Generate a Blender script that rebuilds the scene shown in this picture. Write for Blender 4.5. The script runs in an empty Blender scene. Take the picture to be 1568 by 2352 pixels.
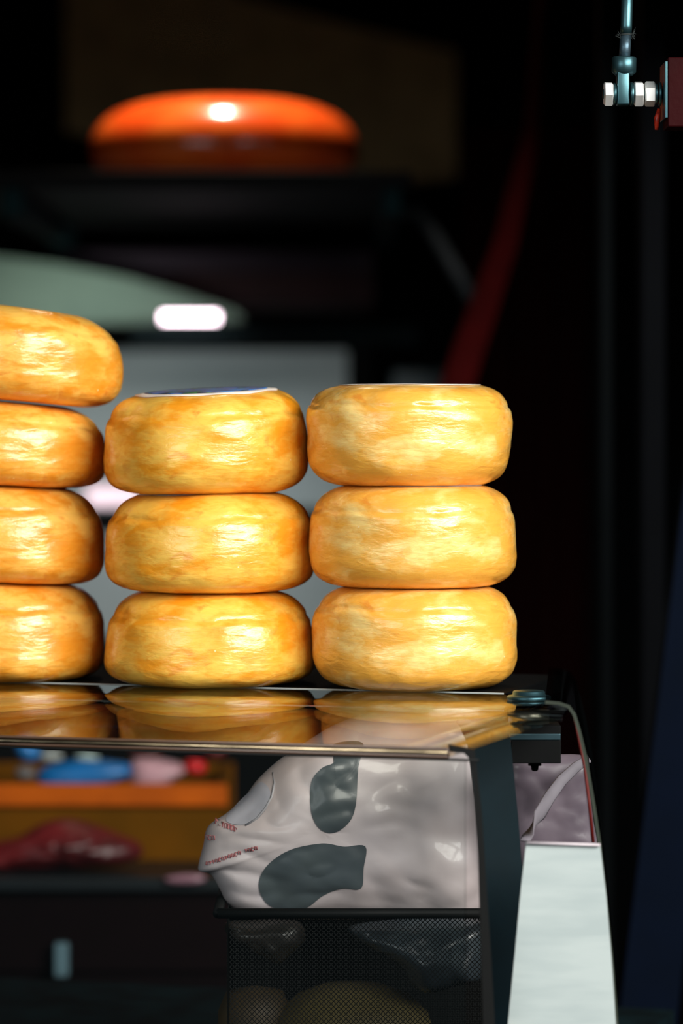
import bpy, bmesh, math, random
from mathutils import Vector, noise, Matrix, Euler
random.seed(7)
sc = bpy.context.scene
COL = sc.collection

# ---------------------------------------------------------------- camera, light, exposure
F = 8000.0                 # focal length in pixels of the 1568 px wide frame
HY = 960.0                 # image row of the horizon
TOPZ = 1.10                # height of the glass counter top
HC = (1592 - HY) / F * 2.4 # lens height above the glass
CZ = TOPZ + HC
cam_d = bpy.data.cameras.new('camera'); cam = bpy.data.objects.new('camera', cam_d); COL.objects.link(cam)
cam.location = (0, 0, CZ); cam.rotation_euler = (math.pi/2, 0, 0)
cam_d.sensor_fit = 'HORIZONTAL'; cam_d.sensor_width = 24.0
cam_d.lens = F/1568*24.0
cam_d.shift_y = -(1176-HY)/1568
cam_d.dof.use_dof = True; cam_d.dof.focus_distance = 2.39; cam_d.dof.aperture_fstop = 3.9
cam_d.clip_end = 60
sc.camera = cam
sc.view_settings.view_transform = 'Standard'; sc.view_settings.look = 'None'
sc.view_settings.gamma = 1; sc.view_settings.use_curve_mapping = False
sc.view_settings.exposure = 0.0

w = bpy.data.worlds.new('world'); sc.world = w; w.use_nodes = True
w.node_tree.nodes['Background'].inputs[0].default_value = (0.45, 0.75, 0.85, 1)
w.node_tree.nodes['Background'].inputs[1].default_value = 0.035

def area(name, loc, target, size, power, color, sy=None):
    l = bpy.data.lights.new(name, 'AREA'); l.energy = power; l.color = color
    l.shape = 'RECTANGLE'; l.size = size; l.size_y = sy or size
    o = bpy.data.objects.new(name, l); COL.objects.link(o); o.location = loc
    o.rotation_euler = (Vector(target)-Vector(loc)).to_track_quat('-Z', 'Y').to_euler()
    return o
area('daylight_key', (1.70, 0.40, 2.32), (0.0, 2.4, 1.2), 2.3, 172, (1.0, 0.97, 0.92), 1.15)
area('daylight_fill', (-1.6, -0.3, 2.0), (0.0, 2.4, 1.2), 1.8, 26, (0.95, 0.98, 1.0), 1.2)

# ---------------------------------------------------------------- helpers
def X(px, d): return (px-784)/F*d
def Z(py, d): return CZ-(py-HY)/F*d
def P(px, py, d): return Vector((X(px, d), d, Z(py, d)))
def S(px, d): return px/F*d
def lin(c):
    return tuple(((v/255)/12.92 if v/255 <= .04045 else (((v/255)+.055)/1.055)**2.4) for v in c)+(1.0,)

def mat(name, rgb, rough=.5, metal=0.0, rgb2=None, nscale=20, bump=0.0, bscale=60, stretch=(1,1,1), emit=None, estr=0, spec=.5, coat=0, sheen=0, trans=0):
    m = bpy.data.materials.new(name); m.use_nodes = True
    nt = m.node_tree; b = nt.nodes['Principled BSDF']
    b.inputs['Base Color'].default_value = lin(rgb); b.inputs['Roughness'].default_value = rough
    b.inputs['Metallic'].default_value = metal; b.inputs['Specular IOR Level'].default_value = spec
    b.inputs['Coat Weight'].default_value = coat
    tc = nt.nodes.new('ShaderNodeTexCoord'); mp = nt.nodes.new('ShaderNodeMapping')
    mp.inputs['Scale'].default_value = stretch
    nt.links.new(tc.outputs['Object'], mp.inputs[0])
    n = nt.nodes.new('ShaderNodeTexNoise'); n.inputs['Scale'].default_value = nscale; n.inputs['Detail'].default_value = 4
    nt.links.new(mp.outputs[0], n.inputs['Vector'])
    mx = nt.nodes.new('ShaderNodeMix'); mx.data_type = 'RGBA'
    c2 = rgb2 or tuple(min(255, v*.88) for v in rgb)
    mx.inputs[6].default_value = lin(rgb); mx.inputs[7].default_value = lin(c2)
    rp = nt.nodes.new('ShaderNodeMapRange'); rp.inputs[1].default_value = .38; rp.inputs[2].default_value = .62
    nt.links.new(n.outputs[0], rp.inputs[0]); nt.links.new(rp.outputs[0], mx.inputs[0])
    nt.links.new(mx.outputs[2], b.inputs['Base Color'])
    if bump:
        n2 = nt.nodes.new('ShaderNodeTexNoise'); n2.inputs['Scale'].default_value = bscale; n2.inputs['Detail'].default_value = 5
        nt.links.new(mp.outputs[0], n2.inputs['Vector'])
        bp = nt.nodes.new('ShaderNodeBump'); bp.inputs['Strength'].default_value = bump; bp.inputs['Distance'].default_value = .002
        nt.links.new(n2.outputs[0], bp.inputs['Height']); nt.links.new(bp.outputs[0], b.inputs['Normal'])
    if emit:
        b.inputs['Emission Color'].default_value = lin(emit); b.inputs['Emission Strength'].default_value = estr
    return m

def glass_mat(name, tint=(1,1,1), gloss=1.0, rough=.0, ior=1.5):
    m = bpy.data.materials.new(name); m.use_nodes = True; nt = m.node_tree
    for n in list(nt.nodes): nt.nodes.remove(n)
    out = nt.nodes.new('ShaderNodeOutputMaterial'); t = nt.nodes.new('ShaderNodeBsdfTransparent')
    g = nt.nodes.new('ShaderNodeBsdfGlossy'); g.inputs['Roughness'].default_value = rough
    t.inputs[0].default_value = tint+(1,)
    geo = nt.nodes.new('ShaderNodeNewGeometry')
    # the same reflectance from either face of the pane
    dp = nt.nodes.new('ShaderNodeVectorMath'); dp.operation = 'DOT_PRODUCT'
    nt.links.new(geo.outputs['Normal'], dp.inputs[0]); nt.links.new(geo.outputs['Incoming'], dp.inputs[1])
    ab = nt.nodes.new('ShaderNodeMath'); ab.operation = 'ABSOLUTE'; nt.links.new(dp.outputs['Value'], ab.inputs[0])
    om = nt.nodes.new('ShaderNodeMath'); om.operation = 'SUBTRACT'; om.inputs[0].default_value = 1; nt.links.new(ab.outputs[0], om.inputs[1])
    pw = nt.nodes.new('ShaderNodeMath'); pw.operation = 'POWER'; pw.inputs[1].default_value = 5; nt.links.new(om.outputs[0], pw.inputs[0])
    ma = nt.nodes.new('ShaderNodeMath'); ma.operation = 'MULTIPLY_ADD'; ma.inputs[1].default_value = .96*gloss; ma.inputs[2].default_value = .04*gloss
    nt.links.new(pw.outputs[0], ma.inputs[0])
    mx = nt.nodes.new('ShaderNodeMixShader'); nt.links.new(ma.outputs[0], mx.inputs[0])
    nt.links.new(t.outputs[0], mx.inputs[1]); nt.links.new(g.outputs[0], mx.inputs[2]); nt.links.new(mx.outputs[0], out.inputs[0])
    return m

def link(name, me, m, parent=None, smooth=True):
    o = bpy.data.objects.new(name, me); COL.objects.link(o)
    if m: me.materials.append(m)
    if smooth:
        for p in me.polygons: p.use_smooth = True
    if parent:
        o.parent = parent
        o.matrix_parent_inverse = Matrix.Translation(-Vector(parent.location)) if parent.rotation_euler == Euler((0,0,0)) else parent.matrix_basis.inverted()
    return o
def from_bm(name, bm, m, parent=None, smooth=False, recenter=True):
    me = bpy.data.meshes.new(name)
    bmesh.ops.recalc_face_normals(bm, faces=bm.faces)
    c = Vector((0,0,0))
    if recenter and bm.verts:
        lo = [min(v.co[i] for v in bm.verts) for i in range(3)]; hi = [max(v.co[i] for v in bm.verts) for i in range(3)]
        c = Vector(((lo[0]+hi[0])/2, (lo[1]+hi[1])/2, lo[2]))
        for v in bm.verts: v.co -= c
    bm.to_mesh(me); bm.free()
    o = link(name, me, m, None, smooth); o.location = c
    if parent:
        o.parent = parent; o.matrix_parent_inverse = parent.matrix_basis.inverted()
    return o
def empty(name, loc, label, cat, group=None):
    o = bpy.data.objects.new(name, None); COL.objects.link(o); o.location = loc; o.empty_display_size = .02
    bpy.context.view_layer.update()
    tag(o, label, cat, group); return o
def tag(o, label, cat, group=None):
    o['label'] = label; o['category'] = cat
    if group: o['group'] = group
    return o
def struct(o): o['kind'] = 'structure'; return o
def box(bm, c, u, v, wv, bev=0):
    """box centred at c with half-axis vectors u, v, wv"""
    c, u, v, wv = map(Vector, (c, u, v, wv)); vs = []
    for a in (-1,1):
        for b in (-1,1):
            for k in (-1,1): vs.append(bm.verts.new(c+u*a+v*b+wv*k))
    fs = [bm.faces.new([vs[i] for i in q]) for q in ((0,1,3,2),(4,6,7,5),(0,4,5,1),(2,3,7,6),(0,2,6,4),(1,5,7,3))]
    if bev:
        es = list({e for f in fs for e in f.edges})
        bmesh.ops.bevel(bm, geom=es, offset=bev, segments=3, affect='EDGES', profile=.5)
def abox(bm, x0, x1, y0, y1, z0, z1, bev=0):
    box(bm, ((x0+x1)/2, (y0+y1)/2, (z0+z1)/2), ((x1-x0)/2,0,0), (0,(y1-y0)/2,0), (0,0,(z1-z0)/2), bev)
def pbox(bm, px0, px1, py0, py1, d0, d1, bev=0):
    """box whose front face, at depth d0, covers the given part of the picture; it has real depth"""
    abox(bm, X(px0, d0), X(px1, d0), d0, d1, Z(py1, d0), Z(py0, d0), bev)
def tube(bm, pts, r, n=12, flat=1.0, up=None):
    pts = [Vector(p) for p in pts]; rings = []
    for i, p in enumerate(pts):
        t = (pts[min(i+1, len(pts)-1)]-pts[max(i-1, 0)]).normalized()
        a = Vector(up) if up else (Vector((0,1,0)) if abs(t.y) < .9 else Vector((0,0,1)))
        s = t.cross(a).normalized(); q = s.cross(t).normalized()
        rr = r[i] if isinstance(r, (list, tuple)) else r
        rings.append([bm.verts.new(p+s*math.cos(2*math.pi*k/n)*rr+q*math.sin(2*math.pi*k/n)*rr*flat) for k in range(n)])
    for a, b in zip(rings, rings[1:]):
        for k in range(n): bm.faces.new((a[k], a[(k+1)%n], b[(k+1)%n], b[k]))
    bm.faces.new(rings[0][::-1]); bm.faces.new(rings[-1])
def lathe(bm, c, axis, prof, n=32, phase=0.0):
    """prof: (distance along axis, radius)"""
    c = Vector(c); ax = Vector(axis).normalized()
    s = ax.cross(Vector((0,1,0)) if abs(ax.y) < .9 else Vector((1,0,0))).normalized(); q = ax.cross(s)
    rings = [[bm.verts.new(c+ax*h+(s*math.cos(2*math.pi*k/n+phase)+q*math.sin(2*math.pi*k/n+phase))*max(r, 1e-5)) for k in range(n)] for h, r in prof]
    for a, b in zip(rings, rings[1:]):
        for k in range(n): bm.faces.new((a[k], a[(k+1)%n], b[(k+1)%n], b[k]))
    bm.faces.new(rings[0][::-1]); bm.faces.new(rings[-1])
def prism(bm, pts, off):
    off = Vector(off); a = [bm.verts.new(Vector(p)) for p in pts]; b = [bm.verts.new(Vector(p)+off) for p in pts]
    bm.faces.new(a); bm.faces.new(b[::-1]); n = len(a)
    for i in range(n): bm.faces.new((a[i], b[i], b[(i+1)%n], a[(i+1)%n]))
def catmull(pts, k=5):
    out = []; n = len(pts)
    for i in range(n):
        p0, p1, p2, p3 = pts[i-1], pts[i], pts[(i+1)%n], pts[(i+2)%n]
        for j in range(k):
            t = j/k
            out.append(tuple(.5*((2*p1[a])+(-p0[a]+p2[a])*t+(2*p0[a]-5*p1[a]+4*p2[a]-p3[a])*t*t+(-p0[a]+3*p1[a]-3*p2[a]+p3[a])*t**3) for a in (0,1)))
    return out
def edge_s(poly, c, x, z):
    """0 at the centre c of the outline, 1 on the outline"""
    dx, dz = x-c[0], z-c[1]; L = math.hypot(dx, dz)
    if L < 1e-9: return 0.0
    best = None; n = len(poly)
    for i in range(n):
        ax, az = poly[i][0]-c[0], poly[i][1]-c[1]; bx, bz = poly[(i+1)%n][0]-c[0], poly[(i+1)%n][1]-c[1]
        ex, ez = bx-ax, bz-az; den = dx*ez-dz*ex
        if abs(den) < 1e-14: continue
        t = (ax*ez-az*ex)/den; s = (ax*dz-az*dx)/den
        if t > 0 and -1e-6 <= s <= 1+1e-6: best = t if best is None else max(best, t)
    return min(1.0, 1/best) if best else 1.0
def blob(name, pxpts, d, front, back, m, parent=None, rings=28, fold=None, k=5, pw=2.2):
    """soft closed body: outline in the picture at depth d, swelling to the front and to the back"""
    out = [(X(a, d), Z(b, d)) for a, b in catmull(pxpts, k)]
    c = (sum(p[0] for p in out)/len(out), sum(p[1] for p in out)/len(out))
    bm = bmesh.new(); n = len(out)
    def ring(s, side):
        vs = []
        for ox, oz in out:
            x = c[0]+(ox-c[0])*s; z = c[1]+(oz-c[1])*s
            h = max(0, 1-s**pw)**.5
            y = d-front*h if side < 0 else d+back*h
            if fold: y += fold(x, z)*(side*-1 if side > 0 else 1)*min(1, (1-s)*6)
            vs.append(bm.verts.new((x, y, z)))
        return vs
    rim = ring(1.0, -1)
    for side in (-1, 1):
        prev = rim
        for i in range(1, rings):
            s = math.cos(math.pi/2*i/rings)
            cur = ring(s, side)
            for q in range(n): bm.faces.new((prev[q], prev[(q+1)%n], cur[(q+1)%n], cur[q]))
            prev = cur
        cc = bm.verts.new((c[0], (d-front if side < 0 else d+back)+(fold(c[0], c[1]) if fold else 0), c[1]))
        for q in range(n): bm.faces.new((prev[q], prev[(q+1)%n], cc))
    o = from_bm(name, bm, m, parent, True)
    def surf(x, z):
        s = edge_s(out, c, x, z); h = max(0, 1-s**pw)**.5
        return d-front*h+(fold(x, z)*min(1, (1-s)*6) if fold else 0)
    return o, surf
def decal(name, pxpts, d, surf, m, parent, k=4, rings=8, lift=.0008):
    out = [(X(a, d), Z(b, d)) for a, b in catmull(pxpts, k)] if k > 1 else [(X(a, d), Z(b, d)) for a, b in pxpts]
    c = (sum(p[0] for p in out)/len(out), sum(p[1] for p in out)/len(out)); bm = bmesh.new(); n = len(out); prev = None
    for i in range(rings):
        s = 1-i/rings
        cur = [bm.verts.new((c[0]+(a-c[0])*s, surf(c[0]+(a-c[0])*s, c[1]+(b-c[1])*s)-lift, c[1]+(b-c[1])*s)) for a, b in out]
        if prev:
            for q in range(n): bm.faces.new((prev[q], prev[(q+1)%n], cur[(q+1)%n], cur[q]))
        prev = cur
    cc = bm.verts.new((c[0], surf(*c)-lift, c[1]))
    for q in range(n): bm.faces.new((prev[q], prev[(q+1)%n], cc))
    return from_bm(name, bm, m, parent, True)

# counter frame: u to the right along the front, v away from the lens
D3, D2, D1 = 2.455, 2.490, 2.542
X3, X2, X1 = X(952, D3), X(478, D2), X(10, D1)
ANG = math.atan((D1-D3)/(X3-X1))
U = Vector((math.cos(ANG), -math.sin(ANG), 0)); V = Vector((math.sin(ANG), math.cos(ANG), 0)); W = Vector((0,0,1))
DROP = .0196
CORNER = Vector((X(1030, (HC+DROP)*F/(1718-HY)), (HC+DROP)*F/(1718-HY), TOPZ-DROP))   # right end of the front edge
ORG = Vector((CORNER.x, CORNER.y, 0))
def L(u, v, z): return ORG+U*u+V*v+W*z
def uv(p): q = Vector(p)-ORG; return q.dot(U), q.dot(V)
VC = uv((X3, D3, 0))[1]       # v of the row of cheeses
VB = uv((X(715, HC*F/(1583-HY)), HC*F/(1583-HY), 0))[1]   # v of the back edge of the glass

# ---------------------------------------------------------------- materials
M_black = mat('black_powder_coat', (6,7,8), .7, spec=.15)
M_dark = mat('dark_paint', (7,8,9), .8, spec=.15)
M_teal = mat('dark_teal_paint', (5,27,34), .55, rgb2=(4,22,28), spec=.2)
M_gasket = mat('black_rubber', (7,9,9), .6, spec=.2)
M_rail = mat('brushed_aluminium', (128,116,94), .28, 1.0, bump=.15, bscale=40, stretch=(1,1,30))
M_brown = mat('brown_seal', (74,52,38), .35)
M_steel = mat('zinc_steel', (76,112,118), .38, .9, rgb2=(60,92,100), bump=.06, bscale=120)
M_nut = mat('bright_zinc', (250,252,250), .5, .7)
M_blue_steel = mat('steel_blue_strip', (96,128,140), .3, .8)
M_grey_metal = mat('pale_spacer_metal', (200,200,190), .32, .9)
M_glass = glass_mat('clear_glass', (.97,.985,.98), 1.0, .012)
M_glass_top = glass_mat('counter_glass', (.93,.93,.90), 1.25, .012)
M_glass_edge = mat('glass_edge', (58,64,56), .25)

# ---------------------------------------------------------------- the stall around it
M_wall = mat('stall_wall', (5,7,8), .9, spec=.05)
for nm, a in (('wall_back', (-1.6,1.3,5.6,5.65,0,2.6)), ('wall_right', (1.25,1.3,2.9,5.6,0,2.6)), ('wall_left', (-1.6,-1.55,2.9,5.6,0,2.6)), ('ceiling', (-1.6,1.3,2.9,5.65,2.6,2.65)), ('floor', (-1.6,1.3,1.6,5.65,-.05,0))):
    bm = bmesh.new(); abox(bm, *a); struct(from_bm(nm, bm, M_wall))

# added valance out of view, shading the upper back of the stall
bm = bmesh.new(); abox(bm, -1.6, 1.3, 2.93, 2.95, 1.665, 2.65); struct(from_bm('light_blocker', bm, M_wall))
# ---------------------------------------------------------------- display case
case = empty('display_case', L(-.25, .15, 0), 'glass-topped display case with dark corner post, carrying the stacked cheeses', 'display case')
TG = .006
# top pane: flat under the cheeses, easing down to the front edge
bm = bmesh.new()
vs_ = [0]+[i/40*(VB) for i in range(1, 41)]
def ztop(v):
    SL = .23
    if v >= .12: return TOPZ
    if v >= .05: return TOPZ-SL/(2*.07)*(.12-v)**2
    return TOPZ-SL*.035-(SL*(.05-v))*((DROP-SL*.035)/(SL*.05))
def G(px, py):
    d = HC*F/(py-HY); return uv((X(px, d), d, 0))
RP = [(0.0, 0.0), G(1215, 1652), G(1290, 1628), G(1308, 1612), G(1292, 1598)]
def right_u(v):  # outline of the right end of the pane
    q = sorted([(b_, a_) for a_, b_ in RP])
    if v <= q[0][0]: return q[0][1]
    for (v0, u0), (v1, u1) in zip(q, q[1:]):
        if v <= v1: return u0+(u1-u0)*(v-v0)/(v1-v0)
    return q[-1][1]
us = [i/24 for i in range(25)]
top, bot = [], []
for v in vs_:
    ru = right_u(v)
    top.append([bm.verts.new(L(-.75+(ru+.75)*u, v, ztop(v))) for u in us])
    bot.append([bm.verts.new(L(-.75+(ru+.75)*u, v, ztop(v)-TG)) for u in us])
for i in range(len(vs_)-1):
    for j in range(24):
        bm.faces.new((top[i][j], top[i][j+1], top[i+1][j+1], top[i+1][j])); bm.faces.new((bot[i][j], bot[i+1][j], bot[i+1][j+1], bot[i][j+1]))
for i in range(len(vs_)-1):
    bm.faces.new((top[i][24], bot[i][24], bot[i+1][24], top[i+1][24])); bm.faces.new((top[i][0], top[i+1][0], bot[i+1][0], bot[i][0]))
o = from_bm('top_glass', bm, M_glass_top, case, True); o['label'] = 'clear glass top pane mirroring the cheeses'
# dark worktop behind the glass pane, flush with it
UR = uv((X(1168, 2.41), 2.41, 0))[0]   # where the ledge and the back strip end
bm = bmesh.new(); c = L((UR-.75)/2, VB+.002+.09, TOPZ-.006); box(bm, c, U*((UR+.75)/2), V*.09, W*.006, .001)
from_bm('rear_ledge', bm, mat('black_ledge', (4,5,6), .7, spec=.1), case)
bm = bmesh.new(); tube(bm, [L(-.75, VB, TOPZ-.0002), L(UR, VB, TOPZ-.0002)], .0008, 8)
from_bm('back_edge_strip', bm, mat('pale_edge_strip', (150,160,160), .4), case)
# rail along the front edge
ZF = TOPZ-DROP
bm = bmesh.new(); tube(bm, [L(-.75, -.002, ZF-.0030), L(.0, -.002, ZF-.0030)], .0014, 12)
from_bm('trim_rail', bm, M_rail, case, True)
bm = bmesh.new()
for dz, r in ((-.0005, .0009), (-.0052, .0012)): tube(bm, [L(-.75, -.0015, ZF+dz), L(0, -.0015, ZF+dz)], r, 10)
box(bm, L(-.375, .001, ZF-.003), U*.375, V*.001, W*.0032)
from_bm('seal_strip', bm, M_brown, case, True)
bm = bmesh.new(); tube(bm, [L(-.75, -.001, ZF-.0072), L(.02, -.001, ZF-.0072)], .0009, 8)
from_bm('rubber_gasket', bm, M_gasket, case, True)
# corner post and gasket
def quadprism(name, q, d, thick, m, parent, smooth=False):
    bm = bmesh.new(); prism(bm, [P(a, b, d if not isinstance(d, (list,tuple)) else d[i]) for i, (a, b) in enumerate(q)], (0, thick, 0)); return from_bm(name, bm, m, parent, smooth)
DPO = CORNER.y+.002
o = quadprism('corner_post', [(1075,1712),(1048,1655),(1165,1640),(1172,1700),(1190,1880),(1206,2100),(1215,2600),(1135,2600),(1108,2050),(1092,1850)], 2.305, .022, M_teal, case); o['label'] = 'dark teal corner post'
o = quadprism('post_gasket', [(1030,1712),(1090,1724),(1106,1860),(1118,2050),(1128,2200),(1150,2600),(1115,2600),(1104,2150),(1098,1950),(1088,1800),(1080,1745),(1065,1730),(1030,1727)], DPO, .01, M_gasket, case)
# front pane below the rail
bm = bmesh.new(); box(bm, L(-.365, .004, ZF-.008-.18), U*.375, V*.002, W*.18)
o = from_bm('front_glass', bm, M_glass, case); o['label'] = 'clear front pane below the rail'
# floor and lower body of the case
bm = bmesh.new(); box(bm, L(-.37, .30, .812), U*.40, V*.30, W*.006)
from_bm('case_floor', bm, mat('case_floor_paint', (9,28,32), .75, rgb2=(3,11,14), nscale=30, spec=.1), case)
bm = bmesh.new(); box(bm, L(-.37, .30, .40), U*.39, V*.29, W*.40)
from_bm('case_base', bm, M_dark, case)

# glass clamp : disc, pane, spacer, plates, block
DC = HC*F/(1608-HY)
cc = P(1214, 1608, DC); cc.z = TOPZ
clamp = cc
bm = bmesh.new()
r = S(51, DC)
lathe(bm, cc, W, [(0,r*.93),(.0008,r),(.0022,r),(.0030,r*.95),(.0034,r*.78),(.0036,r*.74),(.0058,r*.72),(.0064,r*.66),(.0064,0)], 48)
cl_ = from_bm('clamp_disc', bm, M_steel, case, True)
bm = bmesh.new(); lathe(bm, cc-W*.0155, W, [(0,0),(0,r*.92),(.009,r*.92),(.009,0)], 40)
from_bm('clamp_spacer', bm, M_grey_metal, case, True)
bm = bmesh.new(); box(bm, cc+Vector((.003,0,-.0188)), (S(60,DC),0,0), (0,.016,0), (0,0,.0030), .0006)
box(bm, cc+Vector((.004,0,-.0330)), (S(57,DC),0,0), (0,.016,0), (0,0,.0080), .0006)
from_bm('clamp_block', bm, M_black, case)
bm = bmesh.new(); box(bm, cc+Vector((.0035,-.0162,-.0232)), (S(57,DC),0,0), (0,.0008,0), (0,0,.0020), .0004)
box(bm, cc+Vector((.0035,0,-.0232)), (S(55,DC),0,0), (0,.0154,0), (0,0,.0019))
from_bm('clamp_strip', bm, M_blue_steel, case)
bm = bmesh.new(); lathe(bm, cc+Vector((.004,0,-.0410)), -W, [(0,.0045),(.003,.0045),(.0032,.0026),(.0058,.0024),(.0066,.0015)], 12)
from_bm('clamp_screw', bm, M_black, case, True)

# bowed side glass: profile seen end-on, running away in depth
DG = 2.27
prof = [(1252,1609),(1285,1612),(1308,1620),(1322,1640),(1334,1680),(1348,1740),(1364,1830),(1380,1935),(1394,2060),(1408,2200),(1420,2352),(1434,2560)]
pp = [P(a, b, DG) for a, b in prof]
bm = bmesh.new()
inn = []
for i, p in enumerate(pp):
    t = (pp[min(i+1, len(pp)-1)]-pp[max(i-1, 0)]).normalized(); inn.append(p+Vector((t.z, 0, -t.x)) * (-.0042) * (-1 if t.z > 0 else 1))
inn = [p+Vector(((pp[min(i+1,len(pp)-1)]-pp[max(i-1,0)]).normalized().z*.0022, 0, -(pp[min(i+1,len(pp)-1)]-pp[max(i-1,0)]).normalized().x*.0022)) for i, p in enumerate(pp)]
GO = Vector((.02, .30, 0))
rows = []
for off in (Vector((0,0,0)), GO):
    rows.append([bm.verts.new(p+off) for p in pp]); rows.append([bm.verts.new(p+off) for p in inn])
n = len(pp)
for i in range(n-1):
    bm.faces.new((rows[0][i], rows[0][i+1], rows[2][i+1], rows[2][i])); bm.faces.new((rows[1][i], rows[3][i], rows[3][i+1], rows[1][i+1]))
o = from_bm('side_glass', bm, M_glass, case, True); o['label'] = 'bowed side glass'
bm = bmesh.new()
a = [bm.verts.new(p+Vector((0,-.0003,0))) for p in pp]; b = [bm.verts.new(p+Vector((0,-.0003,0))) for p in inn]
a2 = [bm.verts.new(p+Vector((0,.0006,0))) for p in pp]; b2 = [bm.verts.new(p+Vector((0,.0006,0))) for p in inn]
for i in range(n-1):
    bm.faces.new((a[i], a[i+1], b[i+1], b[i])); bm.faces.new((a2[i], b2[i], b2[i+1], a2[i+1]))
    bm.faces.new((a[i], a2[i], a2[i+1], a[i+1])); bm.faces.new((b[i], b[i+1], b2[i+1], b2[i]))
from_bm('glass_edge', bm, M_glass_edge, case)
# red inner seal of the side glass
bm = bmesh.new(); tube(bm, [P(a, b, DG+.02) for a, b in ((1318,1640),(1328,1690),(1342,1760),(1352,1840),(1362,1935))], .0011, 8)
from_bm('side_seal', bm, mat('red_seal', (105,26,22), .45), case, True)
# white panel inside the side glass
o = quadprism('white_end_panel', [(1208,1937),(1378,1942),(1392,2060),(1404,2200),(1414,2352),(1426,2560),(1150,2560),(1166,2352),(1182,2190),(1196,2040)], 2.235, .004, mat('white_enamel', (176,187,186), .4, rgb2=(164,176,176), nscale=12, stretch=(1,1,6)), case)
o['label'] = 'white lower end panel'
bm = bmesh.new(); tube(bm, [P(1210,1936,2.233), P(1378,1941,2.233)], .0009, 8)
from_bm('panel_trim', bm, mat('pale_trim', (210,200,206), .4), case, True)

# ---------------------------------------------------------------- cheeses
def wax(name, orange, pale, bias, seed, rough=.36):
    m = bpy.data.materials.new(name); m.use_nodes = True; nt = m.node_tree; b = nt.nodes['Principled BSDF']; N = nt.nodes.new; K = nt.links.new
    tc = N('ShaderNodeTexCoord')
    def noise_(scale, det, st, off=0, dist=0.0):
        mp = N('ShaderNodeMapping'); mp.inputs['Scale'].default_value = st; mp.inputs['Location'].default_value = (seed*1.7+off, seed*.9, seed*2.3)
        K(tc.outputs['Object'], mp.inputs[0]); n = N('ShaderNodeTexNoise'); n.inputs['Scale'].default_value = scale; n.inputs['Detail'].default_value = det
        n.inputs['Distortion'].default_value = dist; K(mp.outputs[0], n.inputs['Vector']); return n
    def rng(src, a, c, lo=0, hi=1):
        r_ = N('ShaderNodeMapRange'); r_.interpolation_type = 'SMOOTHSTEP'; r_.inputs[1].default_value = a; r_.inputs[2].default_value = c; r_.inputs[3].default_value = lo; r_.inputs[4].default_value = hi
        K(src, r_.inputs[0]); return r_
    big = noise_(26, 5, (1,1,1.9), 0, .6); small = noise_(95, 6, (1,1,2.4), 5, .9)
    ad = N('ShaderNodeMath'); ad.operation = 'MULTIPLY_ADD'; ad.inputs[1].default_value = .42; K(small.outputs[0], ad.inputs[0]); K(big.outputs[0], ad.inputs[2])
    f = rng(ad.outputs[0], .92-bias, .56-bias)
    mx = N('ShaderNodeMix'); mx.data_type = 'RGBA'; mx.inputs[6].default_value = lin(orange); mx.inputs[7].default_value = lin(pale); K(f.outputs[0], mx.inputs[0])
    # brown-orange blotches where the wax is thicker
    bl = noise_(48, 4, (1,1,1.6), 11, .8); bf = rng(bl.outputs[0], .60, .76, 0, .5)
    m2 = N('ShaderNodeMix'); m2.data_type = 'RGBA'; m2.inputs[7].default_value = lin((206,104,22)); K(bf.outputs[0], m2.inputs[0]); K(mx.outputs[2], m2.inputs[6])
    # pale crumbs
    vo = N('ShaderNodeTexVoronoi'); vo.inputs['Scale'].default_value = 130; K(tc.outputs['Object'], vo.inputs['Vector'])
    sz = N('ShaderNodeSeparateColor'); K(vo.outputs['Color'], sz.inputs[0])
    g1 = rng(sz.outputs[0], .90, .93); g2 = rng(vo.outputs['Distance'], .10, .07)
    mu = N('ShaderNodeMath'); mu.operation = 'MULTIPLY'; K(g1.outputs[0], mu.inputs[0]); K(g2.outputs[0], mu.inputs[1])
    m3 = N('ShaderNodeMix'); m3.data_type = 'RGBA'; m3.inputs[7].default_value = lin((246,226,190)); K(mu.outputs[0], m3.inputs[0]); K(m2.outputs[2], m3.inputs[6])
    K(m3.outputs[2], b.inputs['Base Color'])
    rr = rng(small.outputs[0], .35, .65, rough-.07, rough+.12); K(rr.outputs[0], b.inputs['Roughness'])
    b.inputs['Subsurface Weight'].default_value = .22; b.inputs['Subsurface Radius'].default_value = (1.0,.45,.12); b.inputs['Subsurface Scale'].default_value = .006
    b.inputs['Coat Weight'].default_value = .9; b.inputs['Coat Tint'].default_value = (1.0, .87, .62, 1); b.inputs['Coat Roughness'].default_value = .20; b.inputs['Specular IOR Level'].default_value = .5
    s1 = noise_(60, 6, (1,1,3.6), 3, .5); s2 = noise_(170, 3, (1,1,1.4), 8)
    su = N('ShaderNodeMath'); su.operation = 'MULTIPLY_ADD'; su.inputs[1].default_value = .25; K(s2.outputs[0], su.inputs[0]); K(s1.outputs[0], su.inputs[2])
    bp = N('ShaderNodeBump'); bp.inputs['Strength'].default_value = .38; bp.inputs['Distance'].default_value = .0022
    K(su.outputs[0], bp.inputs['Height']); K(bp.outputs[0], b.inputs['Normal']); K(bp.outputs[0], b.inputs['Coat Normal'])
    return m

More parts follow.
